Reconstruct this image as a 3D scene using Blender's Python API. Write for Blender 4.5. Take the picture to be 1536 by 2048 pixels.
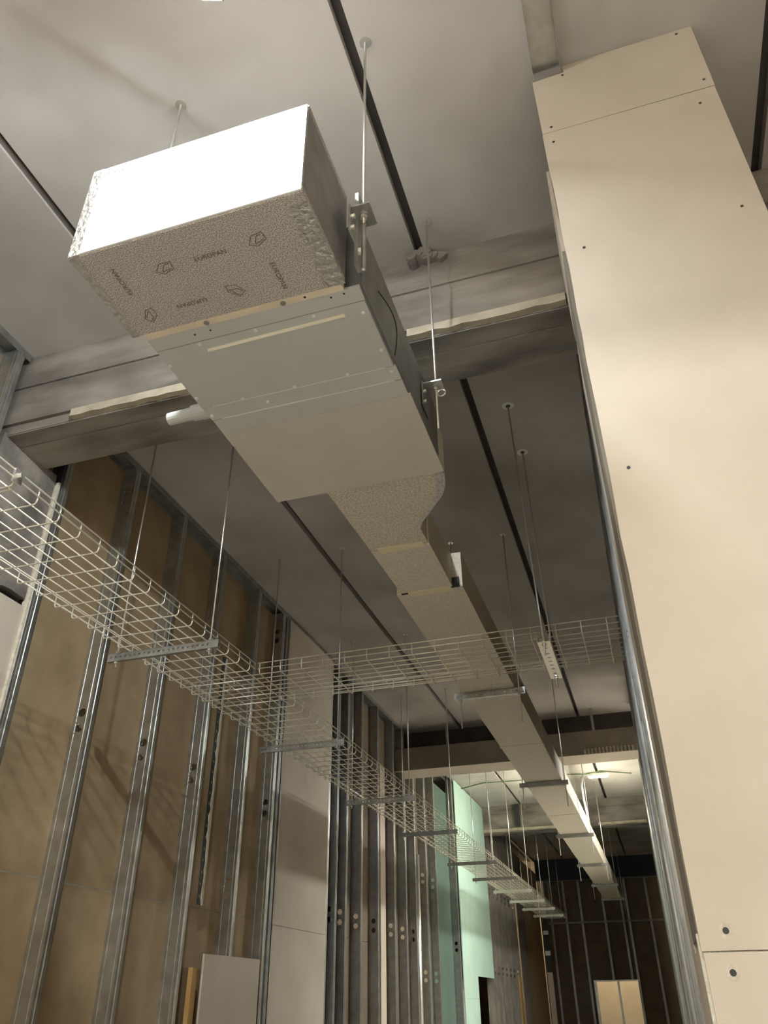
import bpy, bmesh, math, random
from mathutils import Vector, Matrix
random.seed(7)
for o in list(bpy.data.objects): bpy.data.objects.remove(o)
S = bpy.context.scene
COL = S.collection
H = 4.64            # underside of the slab
LX = -2.78          # corridor face of the left studs
RX = 0.08           # corridor face of the right studs

# ------------------------------------------------------------------ camera
def cam_matrix(yaw, pitch, roll, loc):
    cy, sy, cp, sp = math.cos(yaw), math.sin(yaw), math.cos(pitch), math.sin(pitch)
    f = Vector((sy*cp, cy*cp, sp)); r = Vector((cy, -sy, 0)); d = f.cross(r)
    cr, sr = math.cos(roll), math.sin(roll)
    r2 = cr*r+sr*d; d2 = -sr*r+cr*d
    m = Matrix((r2, -d2, -f)).transposed().to_4x4()
    m.translation = loc
    return m
cam = bpy.data.cameras.new('camera'); camo = bpy.data.objects.new('camera', cam); COL.objects.link(camo)
camo.matrix_world = cam_matrix(math.radians(-17.25), math.radians(32.38), math.radians(.6), Vector((0, 0, 1.6)))
cam.sensor_fit = 'VERTICAL'; cam.sensor_height = 36; cam.sensor_width = 27; cam.lens = 1558/2048*36
cam.clip_start = .05; cam.clip_end = 100
S.camera = camo

# ------------------------------------------------------------------ world, exposure
w = bpy.data.worlds.new('world'); S.world = w; w.use_nodes = True
w.node_tree.nodes['Background'].inputs[0].default_value = (.9, .95, 1, 1)
w.node_tree.nodes['Background'].inputs[1].default_value = .02
S.view_settings.view_transform = 'Standard'; S.view_settings.look = 'None'
S.view_settings.gamma = 1; S.view_settings.use_curve_mapping = False
S.view_settings.exposure = 0.22
# lamp radiances: work flood, unseen fill battens added over the viewpoint (left, rear) and in the side room, unseen far-bay tube, fixture, end room
LAMP = dict(flood=2500, n2=68, n3=255, r2=340, bay=125, fixture=4, room=500)

# ------------------------------------------------------------------ materials
MATS = {}
def mat(name, col, rough=.7, metal=0., col2=None, scale=4., bump=0., bscale=60., emit=0., detail=6., spec=.5, stretch=None, lo=.35, hi=.65):
    m = bpy.data.materials.new(name); m.use_nodes = True
    nt = m.node_tree; b = nt.nodes['Principled BSDF']
    b.inputs['Roughness'].default_value = rough; b.inputs['Metallic'].default_value = metal
    b.inputs['Specular IOR Level'].default_value = spec
    b.inputs['Base Color'].default_value = (*col, 1)
    tc = nt.nodes.new('ShaderNodeTexCoord'); vec = tc.outputs['Object']
    g = nt.nodes.new('ShaderNodeNewGeometry'); vec = g.outputs['Position']
    if stretch:
        mp = nt.nodes.new('ShaderNodeMapping'); mp.inputs['Scale'].default_value = stretch
        nt.links.new(vec, mp.inputs['Vector']); vec = mp.outputs['Vector']
    if col2:
        n = nt.nodes.new('ShaderNodeTexNoise'); n.inputs['Scale'].default_value = scale; n.inputs['Detail'].default_value = detail
        r = nt.nodes.new('ShaderNodeValToRGB')
        r.color_ramp.elements[0].position = lo; r.color_ramp.elements[1].position = hi
        r.color_ramp.elements[0].color = (*col, 1); r.color_ramp.elements[1].color = (*col2, 1)
        nt.links.new(vec, n.inputs['Vector']); nt.links.new(n.outputs['Fac'], r.inputs['Fac'])
        nt.links.new(r.outputs['Color'], b.inputs['Base Color'])
    if bump:
        n2 = nt.nodes.new('ShaderNodeTexNoise'); n2.inputs['Scale'].default_value = bscale; n2.inputs['Detail'].default_value = 4
        bp = nt.nodes.new('ShaderNodeBump'); bp.inputs['Strength'].default_value = bump; bp.inputs['Distance'].default_value = .01
        nt.links.new(vec, n2.inputs['Vector']); nt.links.new(n2.outputs['Fac'], bp.inputs['Height']); nt.links.new(bp.outputs['Normal'], b.inputs['Normal'])
    if emit:
        b.inputs['Emission Color'].default_value = (*col, 1); b.inputs['Emission Strength'].default_value = emit
    MATS[name] = m
    return m
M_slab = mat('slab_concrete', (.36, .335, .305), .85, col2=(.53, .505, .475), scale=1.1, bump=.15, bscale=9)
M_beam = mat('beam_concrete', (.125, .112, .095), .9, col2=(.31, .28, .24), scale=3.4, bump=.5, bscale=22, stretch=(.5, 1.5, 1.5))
M_mortar = mat('pale_mortar', (.34, .30, .22), .9, col2=(.46, .41, .31), scale=9, bump=.4, bscale=40)
M_deep = mat('dark_joint', (.05, .045, .04), .9, col2=(.08, .07, .06))
M_floor = mat('floor_screed', (.60, .57, .52), .8, col2=(.68, .65, .60), scale=2)
M_galv = mat('galvanised_steel', (.46, .47, .45), .31, .9, col2=(.58, .59, .57), scale=14, detail=3)
M_galv_dk = mat('dark_galvanised_steel', (.30, .31, .30), .42, .8, col2=(.38, .39, .38), scale=14)  # darker copy of the galvanised steel; puts shade into right and end-wall studs
M_zinc = mat('bright_zinc', (.78, .77, .72), .32, .9)
M_wire = mat('zinc_wire', (.84, .80, .68), .36, .62)
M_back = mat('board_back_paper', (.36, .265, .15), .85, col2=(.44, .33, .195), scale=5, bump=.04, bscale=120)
M_backdk = mat('shaded_board_back_paper', (.17, .13, .09), .85, col2=(.22, .17, .115), scale=5)  # darker copy of the board back; shade put into its colour
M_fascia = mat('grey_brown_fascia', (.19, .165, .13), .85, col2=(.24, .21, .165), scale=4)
M_gyp = mat('plasterboard_face', (.54, .48, .39), .8, col2=(.60, .535, .445), scale=3, bump=.05, bscale=240)
M_dimple = mat('scuffed_board', (.50, .44, .355), .85, col2=(.66, .60, .51), scale=70)
M_gypedge = mat('plaster_edge', (.72, .68, .58), .9, col2=(.60, .54, .42), scale=40, bump=.5, bscale=90)
M_green = mat('green_plasterboard', (.42, .62, .54), .8, col2=(.48, .67, .59), scale=3)
M_greendk = mat('shaded_green_board', (.07, .12, .095), .85, col2=(.09, .145, .115), scale=3)  # darker copy of the green board; recess shade put into the colour
M_foil = mat('white_foil', (.92, .92, .92), .45, .35)
M_tapefoil = mat('foil_tape', (.50, .49, .47), .3, .8, col2=(.70, .69, .66), scale=60, bump=.8, bscale=60)
M_tan = mat('tan_tape', (.70, .60, .44), .6, col2=(.76, .66, .50), scale=8)
M_cream2 = mat('cream_gasket', (.80, .75, .60), .6)
M_tape2 = mat('yellow_tape', (.78, .69, .46), .6, col2=(.84, .75, .53), scale=8)
M_sidebd = mat('glare_grey_duct_board', (.22, .215, .215), .6, col2=(.28, .275, .27), scale=12)  # plain grey puts glare haze and shade into the box's right side
M_print = mat('dark_print', (.10, .09, .085), .6)
M_unit = mat('unit_sheet_steel', (.56, .57, .55), .5, .2, col2=(.60, .61, .585), scale=3)
M_unit2 = mat('unit_rear_reflection_tint', (.60, .565, .49), .55, .15, col2=(.64, .605, .53), scale=2.5)  # warmer tint paints the floor's reflection on the rear underside
M_dark = mat('black_rubber', (.03, .03, .03), .6)
M_pvc = mat('grey_plastic', (.50, .52, .50), .4)
M_cream = mat('cream_plastic', (.75, .68, .5), .5)
M_white = mat('white_paint', (.8, .8, .78), .5)
M_wood = mat('planed_wood', (.45, .27, .09), .7, col2=(.55, .35, .13), scale=6, stretch=(6, 6, .6))
M_greybd = mat('grey_weathered_steel', (.34, .32, .29), .5, .5, col2=(.24, .22, .20), scale=5, stretch=(3, 3, .7))
M_cable = mat('green_cable', (.10, .14, .06), .6)
M_lens = mat('flood_lens', (.90, .96, 1), .5, emit=LAMP['flood'])
M_tube = {k: mat('tube_'+k, (.97, .95, .89), .5, emit=LAMP[k]) for k in ('n2', 'n3', 'r2', 'fixture')}
M_tube['room'] = mat('tube_end_room', (1, .86, .58), .5, emit=LAMP['room'])
M_tube['bay'] = mat('tube_bay', (1, .94, .74), .5, emit=LAMP['bay'])

def speckle(name, c1, c2, sc, bump):
    m = mat(name, c1, .6)
    nt = m.node_tree; b = nt.nodes['Principled BSDF']; g = nt.nodes.new('ShaderNodeNewGeometry')
    v = nt.nodes.new('ShaderNodeTexNoise'); v.inputs['Scale'].default_value = sc; v.inputs['Detail'].default_value = 2
    nt.links.new(g.outputs['Position'], v.inputs['Vector'])
    r = nt.nodes.new('ShaderNodeValToRGB'); r.color_ramp.elements[0].position = .42; r.color_ramp.elements[1].position = .58
    r.color_ramp.elements[0].color = (*c1, 1); r.color_ramp.elements[1].color = (*c2, 1)
    nt.links.new(v.outputs['Fac'], r.inputs['Fac']); nt.links.new(r.outputs['Color'], b.inputs['Base Color'])
    bp = nt.nodes.new('ShaderNodeBump'); bp.inputs['Strength'].default_value = bump; bp.inputs['Distance'].default_value = .004
    nt.links.new(v.outputs['Fac'], bp.inputs['Height']); nt.links.new(bp.outputs['Normal'], b.inputs['Normal'])
    b.inputs['Metallic'].default_value = .05
    return m
M_euro = speckle('speckled_duct_board', (.27, .245, .225), (.66, .615, .57), 300, .5)
M_duct = speckle('duct_board_skin', (.64, .59, .475), (.74, .685, .565), 90, .25)
M_ductr = speckle('rough_duct_board_skin', (.50, .46, .36), (.74, .685, .56), 130, .4)

# ------------------------------------------------------------------ mesh building
class MB:
    def __init__(s): s.v = []; s.f = []
    def quad(s, *p):
        i = len(s.v); s.v += [tuple(q) for q in p]; s.f.append(tuple(range(i, i+len(p))))
    def box(s, x0, x1, y0, y1, z0, z1):
        i = len(s.v)
        s.v += [(x0,y0,z0),(x1,y0,z0),(x1,y1,z0),(x0,y1,z0),(x0,y0,z1),(x1,y0,z1),(x1,y1,z1),(x0,y1,z1)]
        for f in ((0,3,2,1),(4,5,6,7),(0,1,5,4),(1,2,6,5),(2,3,7,6),(3,0,4,7)): s.f.append(tuple(i+k for k in f))
        return s
    def obox(s, O, U, V, N, a, b, t):      # a box from corner O along U*a, V*b, N*t
        O, U, V, N = map(Vector, (O, U, V, N)); i = len(s.v)
        for k in (0, 1):
            for p in ((0,0),(1,0),(1,1),(0,1)): s.v.append(tuple(O+U*a*p[0]+V*b*p[1]+N*t*k))
        for f in ((0,3,2,1),(4,5,6,7),(0,1,5,4),(1,2,6,5),(2,3,7,6),(3,0,4,7)): s.f.append(tuple(i+k for k in f))
        return s
    def prism(s, pts, axis, a, b):          # polygon pts in the two other axes, extruded from a to b
        def P(p, t): return {'x': (t, p[0], p[1]), 'y': (p[0], t, p[1]), 'z': (p[0], p[1], t)}[axis]
        n = len(pts); i = len(s.v)
        s.v += [P(p, a) for p in pts]+[P(p, b) for p in pts]
        s.f.append(tuple(range(i, i+n))); s.f.append(tuple(range(i+2*n-1, i+n-1, -1)))
        for k in range(n): s.f.append((i+k, i+(k+1) % n, i+n+(k+1) % n, i+n+k))
        return s
    def tube(s, pts, r, n=6, cap=True):
        pts = [Vector(p) for p in pts]; rings = []
        up = Vector((0, 0, 1))
        for k, p in enumerate(pts):
            d = ((pts[k+1]-p) if k == 0 else (p-pts[k-1]) if k == len(pts)-1 else ((pts[k+1]-p).normalized()+(p-pts[k-1]).normalized())).normalized()
            a = d.cross(up if abs(d.z) < .9 else Vector((0, 1, 0))).normalized(); b = d.cross(a)
            if rings and False: pass
            rr = r[k] if isinstance(r, (list, tuple)) else r
            i = len(s.v)
            s.v += [tuple(p+a*rr*math.cos(2*math.pi*j/n)+b*rr*math.sin(2*math.pi*j/n)) for j in range(n)]
            rings.append((i, a))
        for k in range(len(rings)-1):
            i, a = rings[k]; j, b2 = rings[k+1]
            # match the closest starting vertex so the tube does not twist
            best = min(range(n), key=lambda q: (Vector(s.v[i])-pts[k]-(Vector(s.v[j+q])-pts[k+1])).length)
            d1 = (Vector(s.v[i+1])-pts[k]-(Vector(s.v[j+(best+1) % n])-pts[k+1])).length
            d2 = (Vector(s.v[i+1])-pts[k]-(Vector(s.v[j+(best-1) % n])-pts[k+1])).length
            sg = 1 if d1 <= d2 else -1
            for q in range(n): s.f.append((i+q, i+(q+1) % n, j+(best+sg*(q+1)) % n, j+(best+sg*q) % n))
        if cap:
            s.f.append(tuple(range(rings[0][0], rings[0][0]+n))); s.f.append(tuple(range(rings[-1][0], rings[-1][0]+n)))
        return s
    def holed_strip(s, O, U, V, N, w, L, holes, r, t, seg=14):
        # plate of width w (along U, centred on O), length L along V, thickness t along N, round holes at distances `holes`
        O, U, V, N = map(Vector, (O, U, V, N)); h = min(w/2*.96, r*1.25); cur = 0.
        def P(u, v, k): return tuple(O+U*u+V*v+N*(t*k))
        for c in sorted(holes):
            a, b = c-h, c+h
            s.obox(O-U*w/2+V*cur, U, V, N, w, a-cur, t)
            s.obox(O-U*w/2+V*a, U, V, N, w/2-h, 2*h, t); s.obox(O+U*h+V*a, U, V, N, w/2-h, 2*h, t)
            i = len(s.v)
            for k in (0, 1):
                for j in range(seg):
                    an = 2*math.pi*(j+.5)/seg; cx, sx = math.cos(an), math.sin(an); q = h/max(abs(cx), abs(sx))
                    s.v.append(P(cx*q, c+sx*q, k)); s.v.append(P(cx*r, c+sx*r, k))
            for j in range(seg):
                j2 = (j+1) % seg
                s.f.append((i+2*j, i+2*j2, i+2*j2+1, i+2*j+1))
                m = i+2*seg; s.f.append((m+2*j, m+2*j+1, m+2*j2+1, m+2*j2))
                s.f.append((i+2*j+1, i+2*j2+1, m+2*j2+1, m+2*j+1))
            cur = b
        s.obox(O-U*w/2+V*cur, U, V, N, w, L-cur, t)
        return s
    def mesh(s, name, m, smooth=False):
        me = bpy.data.meshes.new(name); me.from_pydata(s.v, [], s.f)
        bm = bmesh.new(); bm.from_mesh(me); bmesh.ops.recalc_face_normals(bm, faces=bm.faces); bm.to_mesh(me); bm.free()
        me.materials.append(m)
        if smooth:
            for p in me.polygons: p.use_smooth = True
        return me
    def build(s, name, m, parent=None, smooth=False):
        return put(name, s.mesh(name, m, smooth), parent)
def put(name, me, parent=None, loc=None, rz=None):
    o = bpy.data.objects.new(name, me); COL.objects.link(o)
    if parent: o.parent = parent
    if loc: o.location = loc
    if rz is not None: o.rotation_euler[2] = rz
    return o
def tag(o, label=None, cat=None, group=None, kind=None):
    if label: o['label'] = label
    if cat: o['category'] = cat
    if group: o['group'] = group
    if kind: o['kind'] = kind
    return o
def empty(name, loc=(0, 0, 0)):
    o = bpy.data.objects.new(name, None); COL.objects.link(o); o.location = loc; o.empty_display_size = .1
    return o
def structure(name, label, loc=(0, 0, 0)):
    return tag(empty(name, loc), label, None, None, 'structure')
def box(name, m, parent, *b): return MB().box(*b).build(name, m, parent)
def ragged(n, a, b, amp):      # wobbling values between a and b
    return [(a+(b-a)*i/n, random.uniform(-amp, amp)) for i in range(n+1)]
ORD = ['first', 'second', 'third', 'fourth', 'fifth', 'sixth', 'seventh', 'eighth', 'ninth', 'tenth']

# ================================================================== the setting
tag(box('floor', M_floor, None, -3.6, 4, -4, 23, -.1, 0), 'bare concrete screed floor of the corridor', kind='structure')
ceil = tag(box('ceiling', M_deep, None, -3.6, 4, -4, 23, H+.05, H+.15), 'raw concrete slab ceiling with long dark joints', kind='structure')
for (y0, y1) in ((-4, 2.6), (2.6, 9.75), (9.75, 14.85), (14.85, 23)):
    xs = [-3.6, -2.06, -.56, .94, 2.44, 4]
    for a, b in zip(xs, xs[1:]): box('slab_panel', M_slab, ceil, a+.022, b-.022, y0, y1, H, H+.05)
tag(box('wall_back', M_gyp, None, -3.6, 4, -4.1, -4, 0, H), 'plain wall behind the viewpoint', kind='structure')
tag(box('wall_side', M_gyp, None, 4, 4.1, -4, 23, 0, H), 'plain wall of the neighbouring room on the right', kind='structure')
tag(box('wall_outer', M_backdk, None, -3.7, -3.6, -4, 23, 0, H), 'dark wall behind the left stud partition', kind='structure')
tag(box('wall_far', M_gyp, None, -3.6, 4, 23, 23.1, 0, H), 'pale wall seen through the far opening', kind='structure')

def beam(name, label, y0, y1, z0, x0, x1, ledge=True, m=M_beam):
    b = structure(name, label, (0, y0, z0))
    # shuttering board courses of the front face, each a little in or out
    zs = [z0+.05, z0+.17, z0+.30, z0+.42, H]
    zs = [z for z in zs if z < H-.03]+[H]
    for k in range(len(zs)-1):
        d = (.0, .012, .004, .016)[k % 4]
        put('board_course', MB().box(x0, x1, d, y1-y0, zs[k]+.003-z0, zs[k+1]-z0).mesh('board_course', m), b)
    put('beam_core', MB().box(x0, x1, .02, y1-y0, 0, H-z0).mesh('beam_core', m), b)
    if ledge:
        for a, c in ledge:
            n = max(6, int((c-a)/.06)); rg = ragged(n, a, c, .006)
            put('mortar_strip', MB().prism([(x, .004+q) for x, q in rg]+[(x, .047) for x, q in reversed(rg)], 'y', -.012, .03).mesh('mortar_strip', M_mortar), b)
    # underside boards
    n = 3
    for k in range(n):
        a = .022+(y1-y0-.022)*k/n; c = .022+(y1-y0-.022)*(k+1)/n
        put('soffit_board', MB().box(x0, x1, a+.002, c-.002, -.006-.004*(k % 2), 0).mesh('soffit_board', m), b)
    return b
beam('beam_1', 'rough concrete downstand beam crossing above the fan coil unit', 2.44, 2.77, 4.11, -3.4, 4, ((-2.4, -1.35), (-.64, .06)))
lump = MB()
for k in range(6):
    cx = -.60+.026*k+random.uniform(-.01, .01); cz = H-.012-.012*abs(2.5-k)+random.uniform(-.01, .0); r = .03+.012*(k in (2, 3))
    lump.prism([(cx+r*random.uniform(.7, 1.2)*math.cos(q*.9), cz+r*random.uniform(.6, 1.1)*math.sin(q*.9)) for q in range(7)], 'y', 2.44-.05+.008*k, 2.46)
lump.build('mortar_lump', M_beam, bpy.data.objects['beam_1']).location = (0, -2.44, -4.11)
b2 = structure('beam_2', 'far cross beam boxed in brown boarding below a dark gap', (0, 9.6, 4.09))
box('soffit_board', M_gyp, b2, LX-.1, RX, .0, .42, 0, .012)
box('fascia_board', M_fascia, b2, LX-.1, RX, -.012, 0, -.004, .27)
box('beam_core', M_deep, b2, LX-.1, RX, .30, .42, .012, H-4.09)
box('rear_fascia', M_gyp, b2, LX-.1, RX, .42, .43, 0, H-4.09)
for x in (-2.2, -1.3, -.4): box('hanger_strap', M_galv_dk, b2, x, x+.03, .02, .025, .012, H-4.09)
# ribbed end cover at the right of beam 2
for k in range(14): box('rib', M_mortar, b2, -.53+.042*k, -.53+.042*k+.024, -.03, -.012, .0, .05+.012*math.sin(k*.22))
beam('added_shading_beam', 'unseen concrete beam added behind the viewpoint to shade the right panel', -1.9, -1.55, 4.2, -3.4, 4, ())  # unseen beam, added to block the rear batten from the panel top
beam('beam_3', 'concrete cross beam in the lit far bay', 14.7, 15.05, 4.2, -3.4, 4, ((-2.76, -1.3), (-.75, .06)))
b4 = structure('beam_4', 'dark blue-black downstand at the end of the corridor', (0, 21.3, 4.18))
M_navy = mat('navy_fascia', (.025, .035, .05), .6)  # even dark blue over the whole fascia
box('fascia', M_navy, b4, -2.78, .2, 0, .2, 0, H-4.18)

# ------------------------------------------------------------------ studs and tracks
def stud_mesh(name, holes, m, face=1, z1=4.61, hr=.024, depth=.1, fl=.052):
    # C stud: web at y=0 facing -Y, corridor flange at x=0, the other at x=-face*depth
    b = MB(); hs = []
    for h in holes: hs += [h-.042, h+.042]
    X = -face
    b.holed_strip((X*depth/2, 0, 0), (1, 0, 0), (0, 0, 1), (0, 1, 0), depth, z1, hs, hr, .0015)
    for x in (0, X*depth):
        s = 1 if x == 0 else -1
        t = .0015*X*s
        b.box(min(x, x+t), max(x, x+t), .0015, fl, 0, z1)
        l = X*s*.008
        b.box(min(x, x+l), max(x, x+l), fl-.0015, fl, 0, z1)
    b.tube([(X*.001, .0015, 0), (X*.001, .0015, z1)], .0026, 6)      # rolled corner
    # the pressed groove on the flange
    b.box(min(0, -X*.003), max(0, -X*.003), fl*.42, fl*.56, 0, z1)
    for u in (.2, .8):
        b.box(X*depth*u-.003, X*depth*u+.003, -.003, 0, 0, z1)
    return b.mesh(name, m)
ST_A = stud_mesh('stud', (2.93, 4.39), M_galv)
ST_B = stud_mesh('stud', (2.30, 3.62), M_galv)
ST_D = stud_mesh('stud', (2.30,), M_galv_dk)
ST_E = stud_mesh('stud', (1.9, 2.98), M_galv_dk)
ST_R = stud_mesh('stud', (2.3, 3.6), M_galv_dk, face=-1); ST_R2 = stud_mesh('stud', (2.3, 3.6), M_galv, face=-1)  # dark steel stands in for shade on most right studs
ST_G = stud_mesh('stud', (2.1, 3.3), M_greybd)
def track(parent, axis, a, b, c0, c1, z, m=M_galv_dk, up=False):
    t = MB(); z0, z1 = (z, z+.045) if up else (z-.045, z)
    if axis == 'y':
        t.box(c0, c1, a, b, z1-.002 if not up else z0, z1 if not up else z0+.002)
        t.box(c0-.0015, c0, a, b, z0, z1); t.box(c1, c1+.0015, a, b, z0, z1)
    else:
        t.box(a, b, c0, c1, z1-.002, z1); t.box(a, b, c0-.0015, c0, z0, z1); t.box(a, b, c1, c1+.0015, z0, z1)
    return t.build('track', m, parent)

# ---- left partition
wl = structure('wall_left', 'left steel stud partition with bare board backs', (0, 0, 0))
track(wl, 'y', -4, 2.44, LX-.1, LX, H); track(wl, 'y', 2.78, 9.6, LX-.1, LX, H); track(wl, 'y', 10.03, 14.7, LX-.1, LX, H); track(wl, 'y', 15.06, 21.3, LX-.1, LX, H)
for y in (2.35, 1.74, 1.13, .52, -.1, -.7, -1.3, -1.9): put('stud', ST_B, wl, (LX, y, 0))
for k, y in enumerate((2.90, 3.50, 4.11, 4.72)): put('stud', ST_A, wl, (LX, y, 0))
put('stud', ST_B, wl, (LX, 5.36, 0))
# double stud closing the bay before the white board
put('stud', ST_A, wl, (LX, 5.87, 0)); put('stud', ST_D, wl, (LX+.004, 5.945, 0))
def back(y0, y1, z0, z1, m=M_back): return box('back_board', m, wl, LX-.113, LX-.1005, y0+.002, y1-.002, z0+.002, z1-.002)
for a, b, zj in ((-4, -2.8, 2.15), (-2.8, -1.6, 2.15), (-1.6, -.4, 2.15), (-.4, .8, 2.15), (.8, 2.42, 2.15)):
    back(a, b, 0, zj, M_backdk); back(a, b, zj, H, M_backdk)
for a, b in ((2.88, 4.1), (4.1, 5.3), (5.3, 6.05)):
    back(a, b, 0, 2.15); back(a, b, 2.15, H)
    box('joint_filler', M_mortar, wl, LX-.1008, LX-.0996, a+.06, b, 2.143, 2.151)
# concrete corbel and the white board below it, beside the first stud
cor = MB(); rg = ragged(8, 2.44, 2.86, .015)
cor.prism([(y, 3.35+q) for y, q in rg]+[(2.86, 4.12), (2.44, 4.12)], 'x', LX-.5, LX-.02); cor.build('corbel', M_beam, wl)
box('plasterboard', M_gyp, wl, LX-.035, LX-.02, 2.3, 2.868, 0, 3.32)
box('board_edge', M_gypedge, wl, LX-.04, LX-.004, 2.870, 2.886, 0, 4.08)
# boards fixed on the corridor face
box('plasterboard', M_gyp, wl, LX+.006, LX+.019, 6.005, 7.06, 2.12, H-.05)
box('plasterboard', M_gyp, wl, LX+.006, LX+.019, 6.005, 7.06, 0, 2.117)
put('stud', stud_mesh('stud', (2.28,), M_zinc, depth=.1), wl, (LX+.004, 7.09, 0))  # brighter metal on this stud paints its lit white sheen
put('stud', ST_D, wl, (LX, 7.33, 0)); put('stud', ST_D, wl, (LX, 7.60, 0))
for y in (8.05, 8.60, 9.20, 9.66, 10.09): put('stud', ST_D, wl, (LX, y, 0))
for y in (10.62, 11.14): put('stud', ST_E, wl, (LX, y, 0))
put('stud', ST_D, wl, (LX, 12.36, 0))
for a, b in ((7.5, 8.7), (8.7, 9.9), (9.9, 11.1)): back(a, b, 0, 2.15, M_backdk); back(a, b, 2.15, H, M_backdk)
box('timber_batten', M_gyp, wl, LX-.04, LX-.01, 8.72, 8.9, 0, 3.95)
MB().tube([(LX-.03, 10.2, 0), (LX-.03, 10.2, 3.2)], .055, 16).build('drain_pipe', M_galv, wl, True)
back(11.1, 12.5, 0, 4.4, M_greendk)
# green boards on the face, with a notch at the bottom right
gb = MB(); gb.prism([(12.44, 1.68), (13.42, 1.68), (13.42, 1.965), (14.72, 1.965), (14.72, H-.02), (12.44, H-.02)], 'x', LX+.006, LX+.019)
gb.build('green_board', M_green, wl)
box('green_board', M_green, wl, LX+.006, LX+.019, 12.44, 13.42, 0, 1.677)
box('plasterboard', M_gyp, wl, LX-.3, LX-.28, 13.5, 14.72, 0, 1.95)
for k, y in enumerate((14.78, 15.15, 15.55, 15.95, 16.35, 16.75, 17.2, 17.6)): put('stud', ST_G, wl, (LX, y, 0))
box('grey_board', M_greybd, wl, LX-.113, LX-.1005, 14.75, 17.7, 0, H-.3)
box('grey_board', M_greybd, wl, LX+.004, LX+.017, 17.75, 18.7, 0, H-.3)
box('back_board', M_back, wl, LX-.012, LX, 18.72, 21.3, 0, H-.3)
box('timber_batten', M_wood, wl, LX+.003, LX+.03, 17.25, 17.4, 0, 2.05)

# ---- right partition
wr = structure('wall_right', 'right partition: plasterboard return and receding steel studs', (0, 0, 0))
track(wr, 'y', -2.5, 1.742, RX, RX+.1, H, M_galv); track(wr, 'y', 2.78, 9.6, RX, RX+.1, H); track(wr, 'y', 10.03, 14.7, RX, RX+.1, H); track(wr, 'y', 15.06, 21.5, RX, RX+.1, H)
put('stud', stud_mesh('stud', (2.3, 3.6), M_zinc, face=-1, z1=4.59), wr, (RX-.004, 1.762, 0))
y = 2.62; k = 0
while y < 21.3:
    put('stud', ST_R2 if k % 3 == 1 else ST_R, wr, (RX, y, 0)); y += .6; k += 1
for a in (0, 1, 2, 3, 4, 5, 10, 11, 12, 13, 14, 15):      # boarded at both ends; open span shaped to pass the added side lamp's light
    y0 = 2.0+a*1.2; y1 = min(y0+1.198, 21.5) if a != 5 else 8.7
    box('back_board', M_back if a % 2 else M_backdk, wr, RX+.1005, RX+.113, y0, y1, .0, H-.002)
rg = ragged(16, 3.95, 4.36, .006)
box('plasterboard', M_gyp, wr, RX-.014, RX-.0015, 1.98, 2.42, 3.86, 4.36)
box('plasterboard', M_fascia, wr, RX-.014, RX-.0015, 1.95, 2.30, 1.72, 3.855)
box('plasterboard', M_gyp, wr, RX-.014, RX-.0015, 2.302, 2.58, 1.0, 3.75)
box('plasterboard', M_gyp, wr, RX-.014, RX-.0015, 1.80, 2.3, 0, 1.70)
box('plaster_edge', M_gypedge, wr, RX-.022, RX-.0015, 1.768, 1.798, 0, 1.71)
# the return facing the camera: three sheets
PY = 1.745
pm = MB(); e = [(.072-.0035*(4.25-z)+random.uniform(-.002, .002), z) for z in [1.68+i*(4.245-1.68)/26 for i in range(27)]]
pm.prism(e+[(.655, 4.243), (.652, 1.68)], 'y', PY, PY+.0125); PSH = [None, pm.build('plasterboard', M_gyp, wr), None]
pm = MB(); pm.prism([(.072, 4.2475), (.072, 4.585), (.19, 4.592), (.19, H-.002), (.66, H-.002), (.657, 4.2475)], 'y', PY, PY+.0125); PSH[0] = pm.build('plasterboard', M_gyp, wr)
pm = MB(); pm.prism([(.064, 0), (.064, 1.6775), (.652, 1.6775), (.652, 0)], 'y', PY, PY+.0125); PSH[2] = pm.build('plasterboard', M_gyp, wr)
for x, z in ((.605, 4.615), (.185, 4.575), (.632, 4.294), (.593, 4.17), (.106, 4.275), (.103, 4.186), (.594, 3.62), (.127, 3.611), (.117, 2.762), (.111, 1.712), (.108, 1.645)):
    s = MB(); n = 10; r = .005 if z > 2 else .006
    s.prism([(x+r*math.cos(q*2*math.pi/n), z+r*math.sin(q*2*math.pi/n)) for q in range(n)], 'y', PY-.0012, PY+.001)
    sheet = PSH[0 if z > 4.246 else 1 if z > 1.679 else 2]
    s.build('screw', M_dark, sheet)
    if z < 2:
        s = MB(); s.prism([(x+.012*math.cos(q*.45), z+.014*math.sin(q*.45)) for q in range(14)], 'y', PY-.0006, PY+.001); s.build('screw_dimple', M_dimple, sheet)
put('stud', stud_mesh('stud', (2.3, 3.6), M_galv, face=-1, z1=4.59), wr, (.55, 1.76, 0))

# ---- end wall
we = structure('wall_end', 'dark end wall of steel studs with a lit opening', (0, 21.5, 0))
for a, b in ((-2.8, -1.69), (-.70, .2)): box('back_board', M_backdk, we, a, b, .10, .113, 0, 4.2)
box('back_board', M_backdk, we, -1.69, -.70, .10, .113, 2.04, 4.2)
track(we, 'x', -2.8, .2, 0, .1, 4.22, M_galv)
for x in (-2.52, -2.17, -1.80, -1.26, -.84, -.71, -.22):
    z0 = 2.04 if -1.6 < x < -.75 else 0
    m = MB(); m.box(x-.025, x+.025, -.002, 0, z0, 4.2); m.box(x-.025, x-.0235, 0, .1, z0, 4.2); m.box(x+.0235, x+.025, 0, .1, z0, 4.2); m.box(x-.004, x+.004, -.004, -.002, z0, 4.2)
    m.build('stud', M_galv_dk, we)
MB().box(-2.62, .08, -.03, -.003, 3.23, 3.27).build('rail', M_greybd, we)
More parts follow.
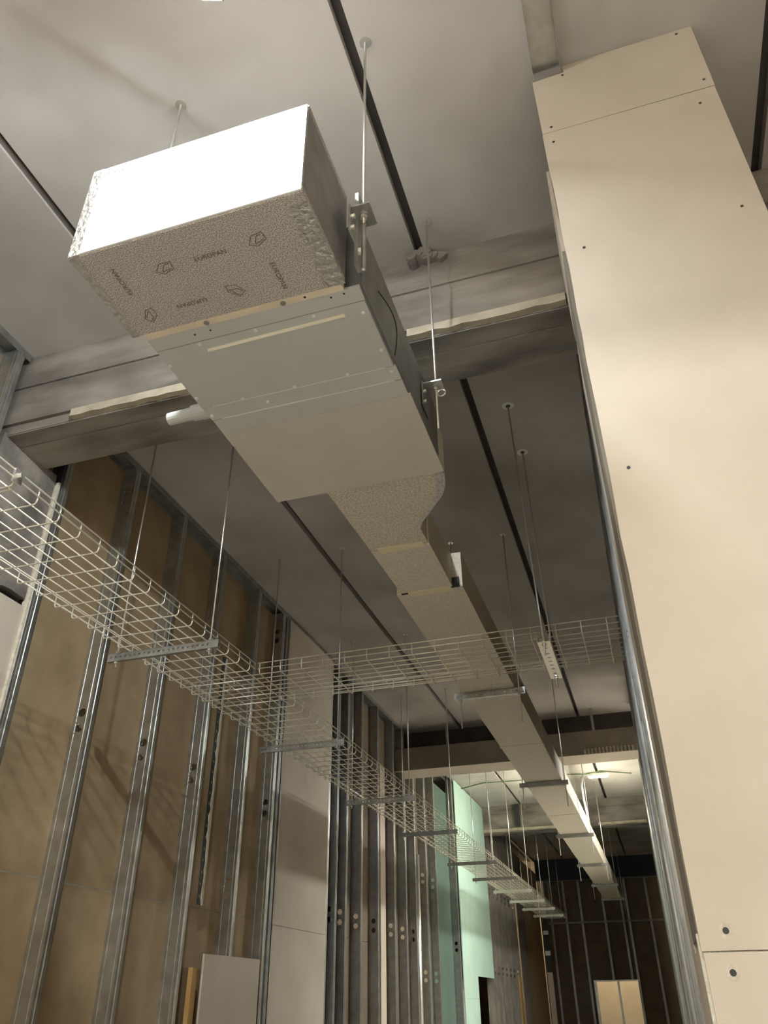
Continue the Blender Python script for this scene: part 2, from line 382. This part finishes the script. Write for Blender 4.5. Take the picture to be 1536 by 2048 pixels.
MB().box(-1.72, -.68, -.004, .11, 2.03, 2.06).build('lintel_track', M_galv, we)
MB().box(-1.72, -1.66, -.006, .11, 0, 2.03).build('jamb_stud', M_galv, we)
MB().box(-1.2, -1.15, .02, .1, 0, 2.03).build('mullion_stud', M_galv, we)

# ================================================================== ventilation unit
U0 = 3.40
un = tag(empty('fan_coil_unit', (-.885, 1.5, U0)), 'grey sheet-steel fan coil unit hung below the slab, seen from underneath', 'fan coil unit')
def upart(name, m, *b): return box(name, m, un, b[0]+.885, b[1]+.885, b[2]-1.5, b[3]-1.5, b[4]-U0, b[5]-U0)
upart('casing', M_galv_dk, -1.238, -.535, 1.508, 2.47, U0+.006, 3.70)
fr = upart('front_rail', M_unit, -1.25, -.535, 1.497, 1.552, U0-.001, U0+.008)
ap = upart('access_panel', M_unit, -1.247, -.537, 1.554, 1.850, U0-.003, U0+.006)
upart('middle_rail', M_unit, -1.245, -.53, 1.854, 1.922, U0-.001, U0+.006)
upart('seam', M_white, -1.205, -.565, 1.8495, 1.8545, U0-.002, U0+.004)
upart('rear_seam', M_white, -1.205, -.555, 1.921, 1.9245, U0-.002, U0+.004)
upart('panel_lap', M_unit, -1.243, -.53, 1.925, 2.006, U0-.002, U0+.006)
upart('rear_reflection_panel', M_unit2, -1.243, -.522, 2.007, 2.492, U0-.003, U0+.006)  # separate sheet whose colour stands in for a reflection
upart('side_panel', M_galv_dk, -.535, -.531, 1.51, 2.0, U0+.02, 3.69)
sl = MB(); sl.tube([(-1.085+.885, 1.596-1.5, -.003), (-.612+.885, 1.590-1.5, -.003)], .0065, 8); sl.build('slot_trim', M_cream2, ap)
for (x, y) in ((-1.098,1.562),(-.9,1.562),(-.705,1.562),(-1.24,1.622),(-1.238,1.793),(-1.232,1.895),(-1.085,1.842),(-.889,1.842),(-.696,1.842),(-.55,1.871),(-.552,1.766),(-.556,1.596),(-1.011,1.889)):
    MB().tube([(x+.885, y-1.5, -.0065), (x+.885, y-1.5, .002)], .0056, 8).build('screw', M_white, ap)
for (x, y) in ((-1.093,1.522),(-1.037,1.520),(-.629,1.512),(-.587,1.510)):
    MB().tube([(x+.885, y-1.5, -.002), (x+.885, y-1.5, .002)], .0035, 8).build('rivet', M_dark, fr)
# clamp bar on the right shoulder and the suspension lugs
cb = MB(); cb.box(-.531+.885, -.520+.885, 1.44-1.5, 1.475-1.5, .03, .36); cbo = cb.build('clamp_bar', M_galv, un)
for z in (.10, .27): MB().tube([(.364, -.042, z), (.376, -.042, z)], .014, 8).build('clamp_bolt', M_zinc, cbo)
LUGS = ((-.50, 1.435), (-.485, 2.262), (-1.275, 1.435), (-1.275, 2.262))
for x, y in LUGS:
    s = 1 if x > -.9 else -1; sx = -.531 if s > 0 else -1.24
    l = MB(); a, b = sorted((sx, x+s*.03)); l.box(a+.885, b+.885, y-1.54, y-1.46, .23, .236)
    l.box(*(sorted((sx+.885, sx+s*.005+.885))), y-1.55, y-1.45, .12, .236)
    lo = l.build('suspension_lug', M_galv, un)
    for dz in (.15, .2): MB().tube([(sx+.885, y-1.53, dz), (sx+s*.014+.885, y-1.53, dz)], .008, 6).build('lug_bolt', M_zinc, lo)
# plastic drain stub and cream spigot
dr = MB(); dr.tube([(-1.22+.885, .43, .065), (-1.30+.885, .43, .063)], .033, 16); dr.tube([(-1.30+.885, .43, .063), (-1.335+.885, .43, .062)], .030, 16); dr.tube([(-1.33+.885, .43, .062), (-1.435+.885, .43, .058)], .024, 16)
dr.build('drain_stub', M_pvc, un)
MB().tube([(-1.22+.885, .9, .06), (-1.265+.885, .9, .06)], .032, 16).build('cable_spigot', M_cream, un)
MB().tube([(-.528+.885+.03*math.sin(q*math.pi/10), .16+.018*q, .15-.012*q) for q in range(11)], .0022, 6).build('cable_loop', M_dark, un)

# ------------------------------------------------------------------ plenum box with the bright end
pb = tag(empty('plenum_box', (-.93, 1.32, U0)), 'speckled duct-board box on the front of the fan unit with a bright foil end', 'duct box')
def ppart(name, m, *b): return box(name, m, pb, b[0]+.93, b[1]+.93, b[2]-1.32, b[3]-1.32, b[4]-U0, b[5]-U0)
bb = ppart('bottom_board', M_euro, -1.285, -.572, 1.152, 1.474, U0, U0+.025)
ppart('side_board', M_sidebd, -.597, -.571, 1.152, 1.474, U0+.0255, 3.775)
ppart('side_board', M_euro, -1.286, -1.26, 1.152, 1.474, U0+.0255, 3.775)
ppart('top_board', M_euro, -1.286, -.571, 1.152, 1.474, 3.776, 3.80)
eb = ppart('end_board', M_foil, -1.252, -.574, 1.146, 1.1515, U0+.006, 3.797)
ppart('edge_tape', M_tapefoil, -1.288, -1.252, 1.145, 1.151, U0+.001, 3.799)
ppart('edge_tape', M_tapefoil, -1.288, -1.262, 1.151, 1.474, U0-.0012, U0+.06)
def strip_tape(x0, x1, y0, y1):
    n = 24; a = [(x0+random.uniform(-.004, .004), y0+(y1-y0)*i/n) for i in range(n+1)]
    t = MB(); t.prism([(p[0]+.93, p[1]-1.32) for p in a]+[(x1+.93, y1-1.32), (x1+.93, y0-1.32)], 'z', -.0016, .0)
    t.build('edge_tape', M_tapefoil, pb)
strip_tape(-.628, -.569, 1.18, 1.474)
tb = ppart('tape_band', M_tan, -1.245, -.582, 1.474, 1.497, U0-.002, U0+.02)
ppart('neck', M_galv_dk, -1.23, -.59, 1.474, 1.508, U0+.021, 3.69)
for x, y in ((-1.032, 1.4855), (-.774, 1.4855)):
    MB().tube([(x+.93, y-1.32, -.006), (x+.93, y-1.32, .0)], .009, 10).build('washer_screw', M_galv, tb)
MB().tube([(-.703+.93, 1.4855-1.32, -.003), (-.703+.93, 1.4855-1.32, 0)], .004, 8).build('rivet', M_dark, tb)
fd = bpy.data.curves.new('print_text', 'FONT'); fd.body = 'EUROPAN'; fd.align_x = 'CENTER'; fd.align_y = 'CENTER'; fd.size = .0215; fd.space_character = 1.05
tmp = bpy.data.objects.new('tmp_text', fd); COL.objects.link(tmp)
bpy.context.view_layer.update()
tme = bpy.data.meshes.new_from_object(tmp.evaluated_get(bpy.context.evaluated_depsgraph_get())); bpy.data.objects.remove(tmp)
tme.materials.clear(); tme.materials.append(M_print)
def printed(me, name, x, y, ang):
    # local x -> +X turned by ang in the underside plane, face down
    o = put(name, me, bb)
    ca, sa = math.cos(ang), math.sin(ang)
    ux = Vector((ca, sa, 0)); uz = Vector((0, 0, -1)); uy = uz.cross(ux)
    m = Matrix((ux, uy, uz)).transposed().to_4x4(); m.translation = Vector((x+.93, y-1.32, -.0009)); o.matrix_local = m
for x, y, a in ((-.899, 1.262, 0), (-1.191, 1.268, math.pi*1.5), (-1.036, 1.402, math.pi), (-.745, 1.388, math.pi/2)):
    printed(tme, 'printed_word', x, y, a)
# outline mark: a folded sheet drawn in thin lines
lg = MB()
def seg(a, b, t=.0011):
    a = Vector((*a, 0)); b = Vector((*b, 0)); d = (b-a).normalized(); n = Vector((-d.y, d.x, 0))*t
    lg.quad(a-n, b-n, b+n, a+n)
for a, b in (((-.028, -.012), (-.012, .014)), ((-.012, .014), (.022, .020)), ((.022, .020), (.026, -.006)), ((.026, -.006), (-.006, -.022)), ((-.006, -.022), (-.028, -.012)), ((-.010, -.014), (.002, .010)), ((.002, .010), (.018, .014)), ((-.010, -.014), (.020, -.004))): seg(a, b)
lme = lg.mesh('printed_mark', M_print)
for x, y, a in ((-1.045, 1.26, .2), (-.750, 1.252, .0), (-.889, 1.396, 1.2), (-1.18, 1.407, 2.6)): printed(lme, 'printed_mark', x, y, a)
# pen scribble on the bright end
sc = MB()
for k in range(7):
    x = -1.25+.013*k+.93; z = .355+.006*math.sin(k*2)
    sc.tube([(x, 1.1452-1.32, z), (x+.007, 1.1452-1.32, z+.014), (x+.011, 1.1452-1.32, z-.006)], .0011, 4)
sc.build('pen_scribble', M_print, eb)

# ------------------------------------------------------------------ the duct run
DZ = 3.43
du = tag(empty('air_duct', (-.86, 2.5, DZ)), 'long rectangular beige duct-board air duct running down the corridor', 'air duct')
DH = .20
def dpart(name, m, pts, z0=0, z1=DH): return MB().prism([(x+.86, y-2.5) for x, y in pts], 'z', z0, z1).build(name, m, du)
tr = dpart('transition_section', M_ductr, [(-1.04, 2.47), (-.545, 2.47), (-.535, 2.56), (-.55, 2.64), (-.575, 2.70), (-.72, 2.895), (-.74, 2.94), (-.742, 3.07), (-1.02, 3.07)])
MB().prism([(-.575+.86, .2), (-.72+.86, .395), (-.742+.86, .40), (-.605+.86, .195)], 'z', -.0015, 0).build('foil_tape', M_tapefoil, du)
MB().prism([(-.55+.86, .0), (-.535+.86, .06), (-.575+.86, .2), (-.605+.86, .195), (-.572+.86, .06), (-.582+.86, 0)], 'z', -.0013, 0).build('foil_tape', M_tapefoil, du)
dpart('duct_section', M_duct, [(-1.022, 3.075), (-.737, 3.075), (-.737, 3.552), (-1.012, 3.552)])
dpart('tape_band', M_tape2, [(-.985, 3.055), (-.765, 3.055), (-.757, 3.10), (-.978, 3.105)], -.0025, 0)
dpart('tape_band', M_tape2, [(-.975, 3.545), (-.748, 3.545), (-.733, 3.595), (-.968, 3.60)], -.0025, 0)
for xa, xb in ((-1.012, -.978), (-.745, -.70)): dpart('joint_gap', M_dark, [(xa, 3.549), (xb, 3.549), (xb, 3.565), (xa, 3.565)], -.002, .05)
ys = [3.562, 5.1, 6.6, 8.15, 9.6, 11.0, 12.2, 13.6, 15.2, 16.9, 18.6]
for a, b in zip(ys, ys[1:]):
    dpart('duct_section', M_duct, [(-1.04, a), (-.685, a), (-.685, b-.006), (-1.04, b-.006)], 0, DH)
    if b < 18: dpart('joint_tape', M_duct, [(-1.045, b-.03), (-.68, b-.03), (-.68, b+.025), (-1.045, b+.025)], -.003, DH+.002)

# ================================================================== hangers
ROD = {}
def rod_mesh(L):
    k = round(L, 3)
    if k not in ROD: ROD[k] = MB().tube([(0, 0, 0), (0, 0, L)], .0048, 8).mesh('threaded_rod', M_zinc, True)
    return ROD[k]
NUT = MB().tube([(0, 0, 0), (0, 0, .011)], .011, 6).mesh('nut', M_zinc)
WASH = MB().tube([(0, 0, 0), (0, 0, .003)], .022, 14).mesh('anchor_plate', M_zinc)
# unit rods (each rod is a thing: rod, nut, anchor)
for (x, y), lab, bot in zip(LUGS, ('long zinc rod carrying the front right corner of the fan unit', 'zinc rod with clamp carrying the rear right corner of the fan unit', 'thin rod rising behind the bright end of the duct box', 'rod on the hidden rear left corner of the fan unit'), (3.385, 3.43, 3.55, 3.5)):
    t = tag(empty('hanger_rod', (x, y, bot)), lab, 'hanger rod', 'rods carrying the fan unit')
    r = put('threaded_rod', rod_mesh(H-bot), t)
    if lab.startswith('long'): put('threaded_sleeve', MB().tube([(0, 0, 0), (0, 0, .2)], .0075, 8).mesh('threaded_sleeve', M_galv), t, (0, 0, .005))
    put('nut', NUT, r, (0, 0, 3.637-bot)); put('nut', NUT, r, (0, 0, 3.618-bot)); put('washer', WASH, r, (0, 0, 3.6365-bot))
    put('anchor_plate', WASH, r, (0, 0, H-bot-.003))
    if lab.startswith('zinc'):
        c = MB()
        for q in range(10):
            a0, a1 = q*.6, (q+1)*.6
            c.tube([(.02+.016*math.cos(a0), 0, 3.60-bot+.016*math.sin(a0)), (.02+.016*math.cos(a1), 0, 3.60-bot+.016*math.sin(a1))], .003, 5)
        put('ring_clamp', c.mesh('ring_clamp', M_zinc), t)

def channel_mesh(name, half, holes=True, m=M_galv):
    b = MB(); L = 2*half
    hs = [.022+i*.0275 for i in range(int((L-.03)/.0275))] if holes else []
    b.holed_strip((-half, 0, .0205), (0, 0, 1), (1, 0, 0), (0, 1, 0), .041, L, hs, .0058, .002, 8)
    b.box(-half, half, .002, .021, 0, .002); b.box(-half, half, .002, .021, .039, .041)
    b.box(-half, half, .019, .021, .002, .010); b.box(-half, half, .019, .021, .031, .039)
    return b.mesh(name, m)
CH = channel_mesh('channel', .315); CHD = channel_mesh('channel', .315, False, M_galv_dk); CHW = channel_mesh('channel', .305, False, M_zinc)
TX = -2.16
th_y = (3.18, 4.98, 6.76, 8.39, 10.55, 12.07, 13.6, 15.1, 16.5, 17.9)
for i, y in enumerate(th_y):
    t = tag(empty('tray_hanger', (TX, y, 3.095)), '%s trapeze hanger from the camera under the long wire cable tray' % ORD[i], 'trapeze hanger', 'trapeze hangers of the long cable tray')
    put('channel', CH if i < 3 else CHD if i < 6 else CHW, t, (0, -.01, 0))
    for x in (-.265, .265):
        r = put('threaded_rod', rod_mesh(H-3.095+.03), t, (x, 0, -.03))
        put('nut', NUT, r, (0, 0, .072)); put('nut', NUT, r, (0, 0, .018)); put('anchor_plate', WASH, r, (0, 0, H-3.095+.027))
DX = -.86
CHS = channel_mesh('channel', .245); CHS2 = channel_mesh('channel', .235, False, M_galv_dk)
for i, y in enumerate((5.17, 7.90, 10.80, 13.42, 15.95, 18.3)):
    t = tag(empty('duct_hanger', (DX, y, 3.385)), '%s slotted trapeze hanger from the camera under the beige air duct' % ORD[i], 'trapeze hanger', 'trapeze hangers of the air duct')
    put('channel', CHS if i == 0 else CHS2, t, (0, -.01, 0))
    for x in (-.205, .205):
        r = put('threaded_rod', rod_mesh(H-3.385+.2), t, (x, 0, -.2)); put('nut', NUT, r, (0, 0, .188)); put('anchor_plate', WASH, r, (0, 0, H-3.385+.197))

# ================================================================== wire cable trays
TZ = 3.15; R1 = .0029; R2 = .0031
def cross_mesh(half, hgt):
    c = .014
    return MB().tube([(-half, 0, hgt), (-half, 0, c), (-half+c*.3, 0, c*.3), (-half+c, 0, 0), (half-c, 0, 0), (half-c*.3, 0, c*.3), (half, 0, c), (half, 0, hgt)], R2, 6).mesh('cross_wire', M_wire, True)
XR, XL = -1.908, -2.402; HT = .062; XC = (XR+XL)/2; HALF = (XR-XL)/2
CR = cross_mesh(HALF, HT)
GAP = (3.70, 4.19)
Y0, Y1 = .5, 19.0
mt = tag(empty('cable_tray', (XC, 3, TZ)), 'long galvanised wire-mesh cable tray running along the left wall', 'cable tray')
def wire(parent, a, b, off, name='long_wire', r=R1): return MB().tube([Vector(a)-Vector(off), Vector(b)-Vector(off)], r, 6).build(name, M_wire, parent, True)
O1 = (XC, 3, TZ)
for k in range(8):
    x = -1.937-.0625*k
    wire(mt, (x, Y0, TZ+.006), (x, Y1, TZ+.006), O1)
for z in (.030, HT-.002):
    wire(mt, (XL-.005, Y0, TZ+z), (XL-.005, Y1, TZ+z), O1)
    wire(mt, (XR+.005, Y0, TZ+z), (XR+.005, GAP[0], TZ+z), O1); wire(mt, (XR+.005, GAP[1], TZ+z), (XR+.005, Y1, TZ+z), O1)
n = int((Y1-Y0)/.1252)
CRL = MB().tube([(-HALF, 0, HT), (-HALF, 0, .014), (-HALF+.004, 0, .004), (-HALF+.014, 0, 0), (HALF-.02, 0, 0)], R2, 6).mesh('cross_wire', M_wire, True)
for i in range(n+1):
    y = .634+.1252*i
    if y > Y1: break
    put('cross_wire', CRL if GAP[0] < y < GAP[1] else CR, mt, (0, y-3, 0))
# joint clip with a bolt at the near splice
MB().box(XR+.002-XC, XR+.012-XC, 1.745-3, 1.785-3, .012, .066).build('splice_clip', M_zinc, mt)
MB().tube([(XR+.01-XC, 1.765-3, .04), (XR+.03-XC, 1.765-3, .04)], .011, 6).build('splice_bolt', M_zinc, mt)
MB().tube([(XL+.03-XC, 1.775-3, -.004), (XR-.01-XC, 1.775-3, -.004)], .0035, 6).build('splice_rod', M_wire, mt)

CY0, CY1 = 3.715, 4.205
ct = tag(empty('branch_cable_tray', (-.95, (CY0+CY1)/2, TZ)), 'short wire cable tray branching across the corridor to the right wall', 'cable tray')
O2 = (-.95, (CY0+CY1)/2, TZ)
for k in range(8):
    y = CY0+.0275+.0623*k
    wire(ct, (-2.37, y, TZ+.014), (.052, y, TZ+.014), O2)
for z in (.034, HT+.004):
    for y in (CY0-.004, CY1+.004): wire(ct, (-1.895, y, TZ+z), (.052, y, TZ+z), O2)
CB = cross_mesh((CY1-CY0)/2, HT)
x = -1.885
while x < .05:
    put('cross_wire', CB, ct, (x+.95, 0, .008), math.pi/2); x += .1252
for x, y in ((-2.08, 3.80), (-2.14, 3.87), (-2.06, 3.95), (-1.93, 4.12), (-2.3, 3.76)):
    MB().box(x+.95-.017, x+.95+.017, y-O2[1]-.006, y-O2[1]+.006, -.006, -.002).tube([(x+.95, y-O2[1], -.012), (x+.95, y-O2[1], .02)], .004, 6).build('joint_clip', M_zinc, ct)
# hanger of the branch tray: channel lying along Y
t = tag(empty('branch_tray_hanger', (-.32, 3.92, 3.105)), 'pale slotted trapeze hanger under the branch tray near the right wall', 'trapeze hanger')
cm = MB()
hs = [.05, .085, .16, .215, .27, .325, .38, .455, .49]
cm.holed_strip((0, -.27, 0), (1, 0, 0), (0, 1, 0), (0, 0, 1), .062, .54, hs, .0085, .002, 10)
cm.box(-.031, -.029, -.27, .27, .002, .04); cm.box(.029, .031, -.27, .27, .002, .04)
put('channel', cm.mesh('channel', M_wire), t)
for q, (yy, dx) in enumerate(((-.245, .035), (.245, .025))):
    put('threaded_rod', MB().tube([(0, yy, -.06), (0, yy, .01), (-dx, yy+.0, H-3.105)], .0048, 8).mesh('threaded_rod', M_zinc, True), t)
    put('nut', NUT, t, (0, yy, -.012)); put('nut', NUT, t, (0, yy, .003))
    put('anchor_plate', MB().tube([(0, 0, 0), (0, 0, .004)], .036, 18).mesh('anchor_plate', M_white), t, (-dx, yy, H-3.109))
    put('anchor_hole', MB().tube([(0, 0, 0), (0, 0, .002)], .014, 10).mesh('anchor_hole', M_dark), t, (-dx, yy, H-3.111))

# ================================================================== loose things along the left wall
tag(MB().box(LX+.021, LX+.034, 4.98, 5.78, 0, 1.885).build('plasterboard_offcut', M_gyp), 'pale plasterboard offcut covering the foot of the left studs', 'plasterboard')
t = tag(empty('slotted_post', (LX+.012, 4.87, 0)), 'narrow plaster-smeared perforated steel strip hanging between the left studs', 'steel strip')
hp = MB(); hp.holed_strip((0, 0, 2.15), (0, 1, 0), (0, 0, 1), (1, 0, 0), .05, 1.65, [.05+.07*i for i in range(22)], .011, .003, 8); hp.build('strip', M_dark, t)
rg = ragged(40, 2.15, 3.8, .012)
MB().prism([(.018+q, z) for z, q in rg]+[(.042, 3.8), (.042, 2.15)], 'x', .003, .009).build('plaster_smear', M_gypedge, t)
tag(MB().box(LX-.03, LX+.0, 4.91, 4.97, 0, 1.81).build('wood_batten', M_wood), 'yellow wooden batten standing beside the pale offcut', 'batten')
# post at the far left
t = tag(empty('frame_post', (-2.43, 19.35, 0)), 'slim banded black and white post standing beyond the far end of the cable tray', 'post')
for a, b, m in ((0, 2.17, M_gyp), (2.17, 2.48, M_dark), (2.48, 2.57, M_white), (2.57, 2.87, M_dark), (2.87, 2.95, M_galv), (2.95, 3.2, M_dark), (3.2, 3.32, M_white), (3.32, 3.93, M_cream)):
    MB().box(-.055, .055, -.03, .03, a, b).build('post_band', m, t)
# dark tube on the face of the third beam
tag(MB().box(-2.16, -2.08, 14.60, 14.68, 4.26, 4.63).build('downpipe_stub', M_dark), 'short black box duct hanging before the third beam', 'duct stub')

# ================================================================== lamps and cables
fl = tag(empty('floodlight', (-.87, .945, 4.25)), 'bright work floodlight hung just in front of the duct box', 'floodlight')
nrm = Vector((-.42, .30, -.86)).normalized(); ux = Vector((1, 0, 0)); ux = (ux-nrm*ux.dot(nrm)).normalized(); uy = nrm.cross(ux)
hb = MB(); hb.obox(-ux*.06-uy*.045-nrm*.05, ux, uy, nrm, .12, .09, .048); hb.build('housing', M_dark, fl)
hf = MB()
for k in range(7): hf.obox(-ux*(.055-.017*k)-uy*.042-nrm*.075, ux, uy, nrm, .005, .084, .026)
hf.build('cooling_fins', M_dark, fl)
lb = MB(); lb.quad(-ux*.05-uy*.0375, ux*.05-uy*.0375, ux*.05+uy*.0375, -ux*.05+uy*.0375); ln = lb.build('lens', M_lens, fl)
me = ln.data
if me.polygons[0].normal.dot(nrm) < 0: me.flip_normals()
MB().tube([-nrm*.05, (0, 0, .2), (0, 0, H-4.25)], .006, 6).build('hanging_hook', M_galv, fl)

def batten(name, label, x, y, z, half, m, along='x', wd=.05, bare=False):
    t = tag(empty(name, (x, y, z)), label, 'lamp')
    a = (-half, half, -wd, wd) if along == 'x' else (-wd, wd, -half, half)
    MB().box(*a, .012, .05).build('lamp_body', M_white, t)
    if bare:
        p0, p1 = ((-half+.03, 0, -.05), (half-.03, 0, -.05)) if along == 'x' else ((0, -half+.03, -.05), (0, half-.03, -.05))
        MB().tube([p0, p1], .035, 12).build('bare_tube', m, t, True)
        for q in (p0, p1): MB().box(q[0]-.03, q[0]+.03, q[1]-.03, q[1]+.03, -.06, .012).build('lamp_holder', M_white, t)
    else: MB().box(a[0]+.02, a[1]-.02, a[2]+.012, a[3]-.012, -.012, .0119).build('diffuser', m, t)
    if z+.05 < H-.01:
        for s in (-.8, .8):
            p = (half*s, 0) if along == 'x' else (0, half*s)
            MB().tube([(p[0], p[1], .05), (p[0], p[1], H-z)], .003, 6).build('suspension_wire', M_galv, t)
    return t
batten('added_fill_batten', 'added unseen fill batten above the viewpoint on the left', -1.5, -.3, 4.22, .7, M_tube['n2'], 'y', wd=.03, bare=True)  # unseen lamp, added to brighten the near ceiling and left wall
batten('added_fill_batten', 'added unseen fill batten far behind the viewpoint', -.3, -3.2, 4.58, .7, M_tube['n3'], 'x', wd=.12)  # unseen lamp, added as fill on the right panel and floor
batten('added_side_fill_lamp', 'added unseen fill batten in the room behind the right studs', 1.9, 10.7, 4.58, .9, M_tube['r2'], 'y', wd=.12)  # invented lamp, added to light the corridor floor and left boards
batten('bay_batten_lamp', 'small white batten lamp fixed under the lit ceiling of the far bay', -.55, 12.82, 4.57, .16, M_tube['fixture'], 'x', wd=.035)
batten('unseen_bay_tube', 'unseen bare tube lamp placed above the beige air duct to light the far bay', -.92, 12.55, 4.02, .5, M_tube['bay'], 'y', wd=.03, bare=True)  # tube placed out of sight behind the duct to light this bay
batten('room_batten_lamp', 'batten lamp lighting the room beyond the end opening', -1.2, 22.4, 4.5, .5, M_tube['room'], 'x')
pts = [(-2.76, 13.0, 4.60), (-2.36, 12.8, 4.615), (-1.8, 12.81, 4.61), (-1.0, 12.76, 4.625), (-.72, 12.8, 4.62), (-.5, 12.65, 4.615), (-.05, 12.9, 4.60)]
tag(MB().tube(pts, .009, 6).build('ceiling_cable', M_cable), 'green cable strung under the ceiling of the far bay', 'cable')
tag(MB().tube([(-.79, 13.0, H), (-.83, 13.0, 4.5), (-.825, 13.0, 4.28), (-.80, 13.0, 4.06), (-.795, 13.0, 3.75)], .017, 8).build('foil_hose', M_foil, None, True), 'silver foil-wrapped hose dangling beside the duct in the far bay', 'hose')
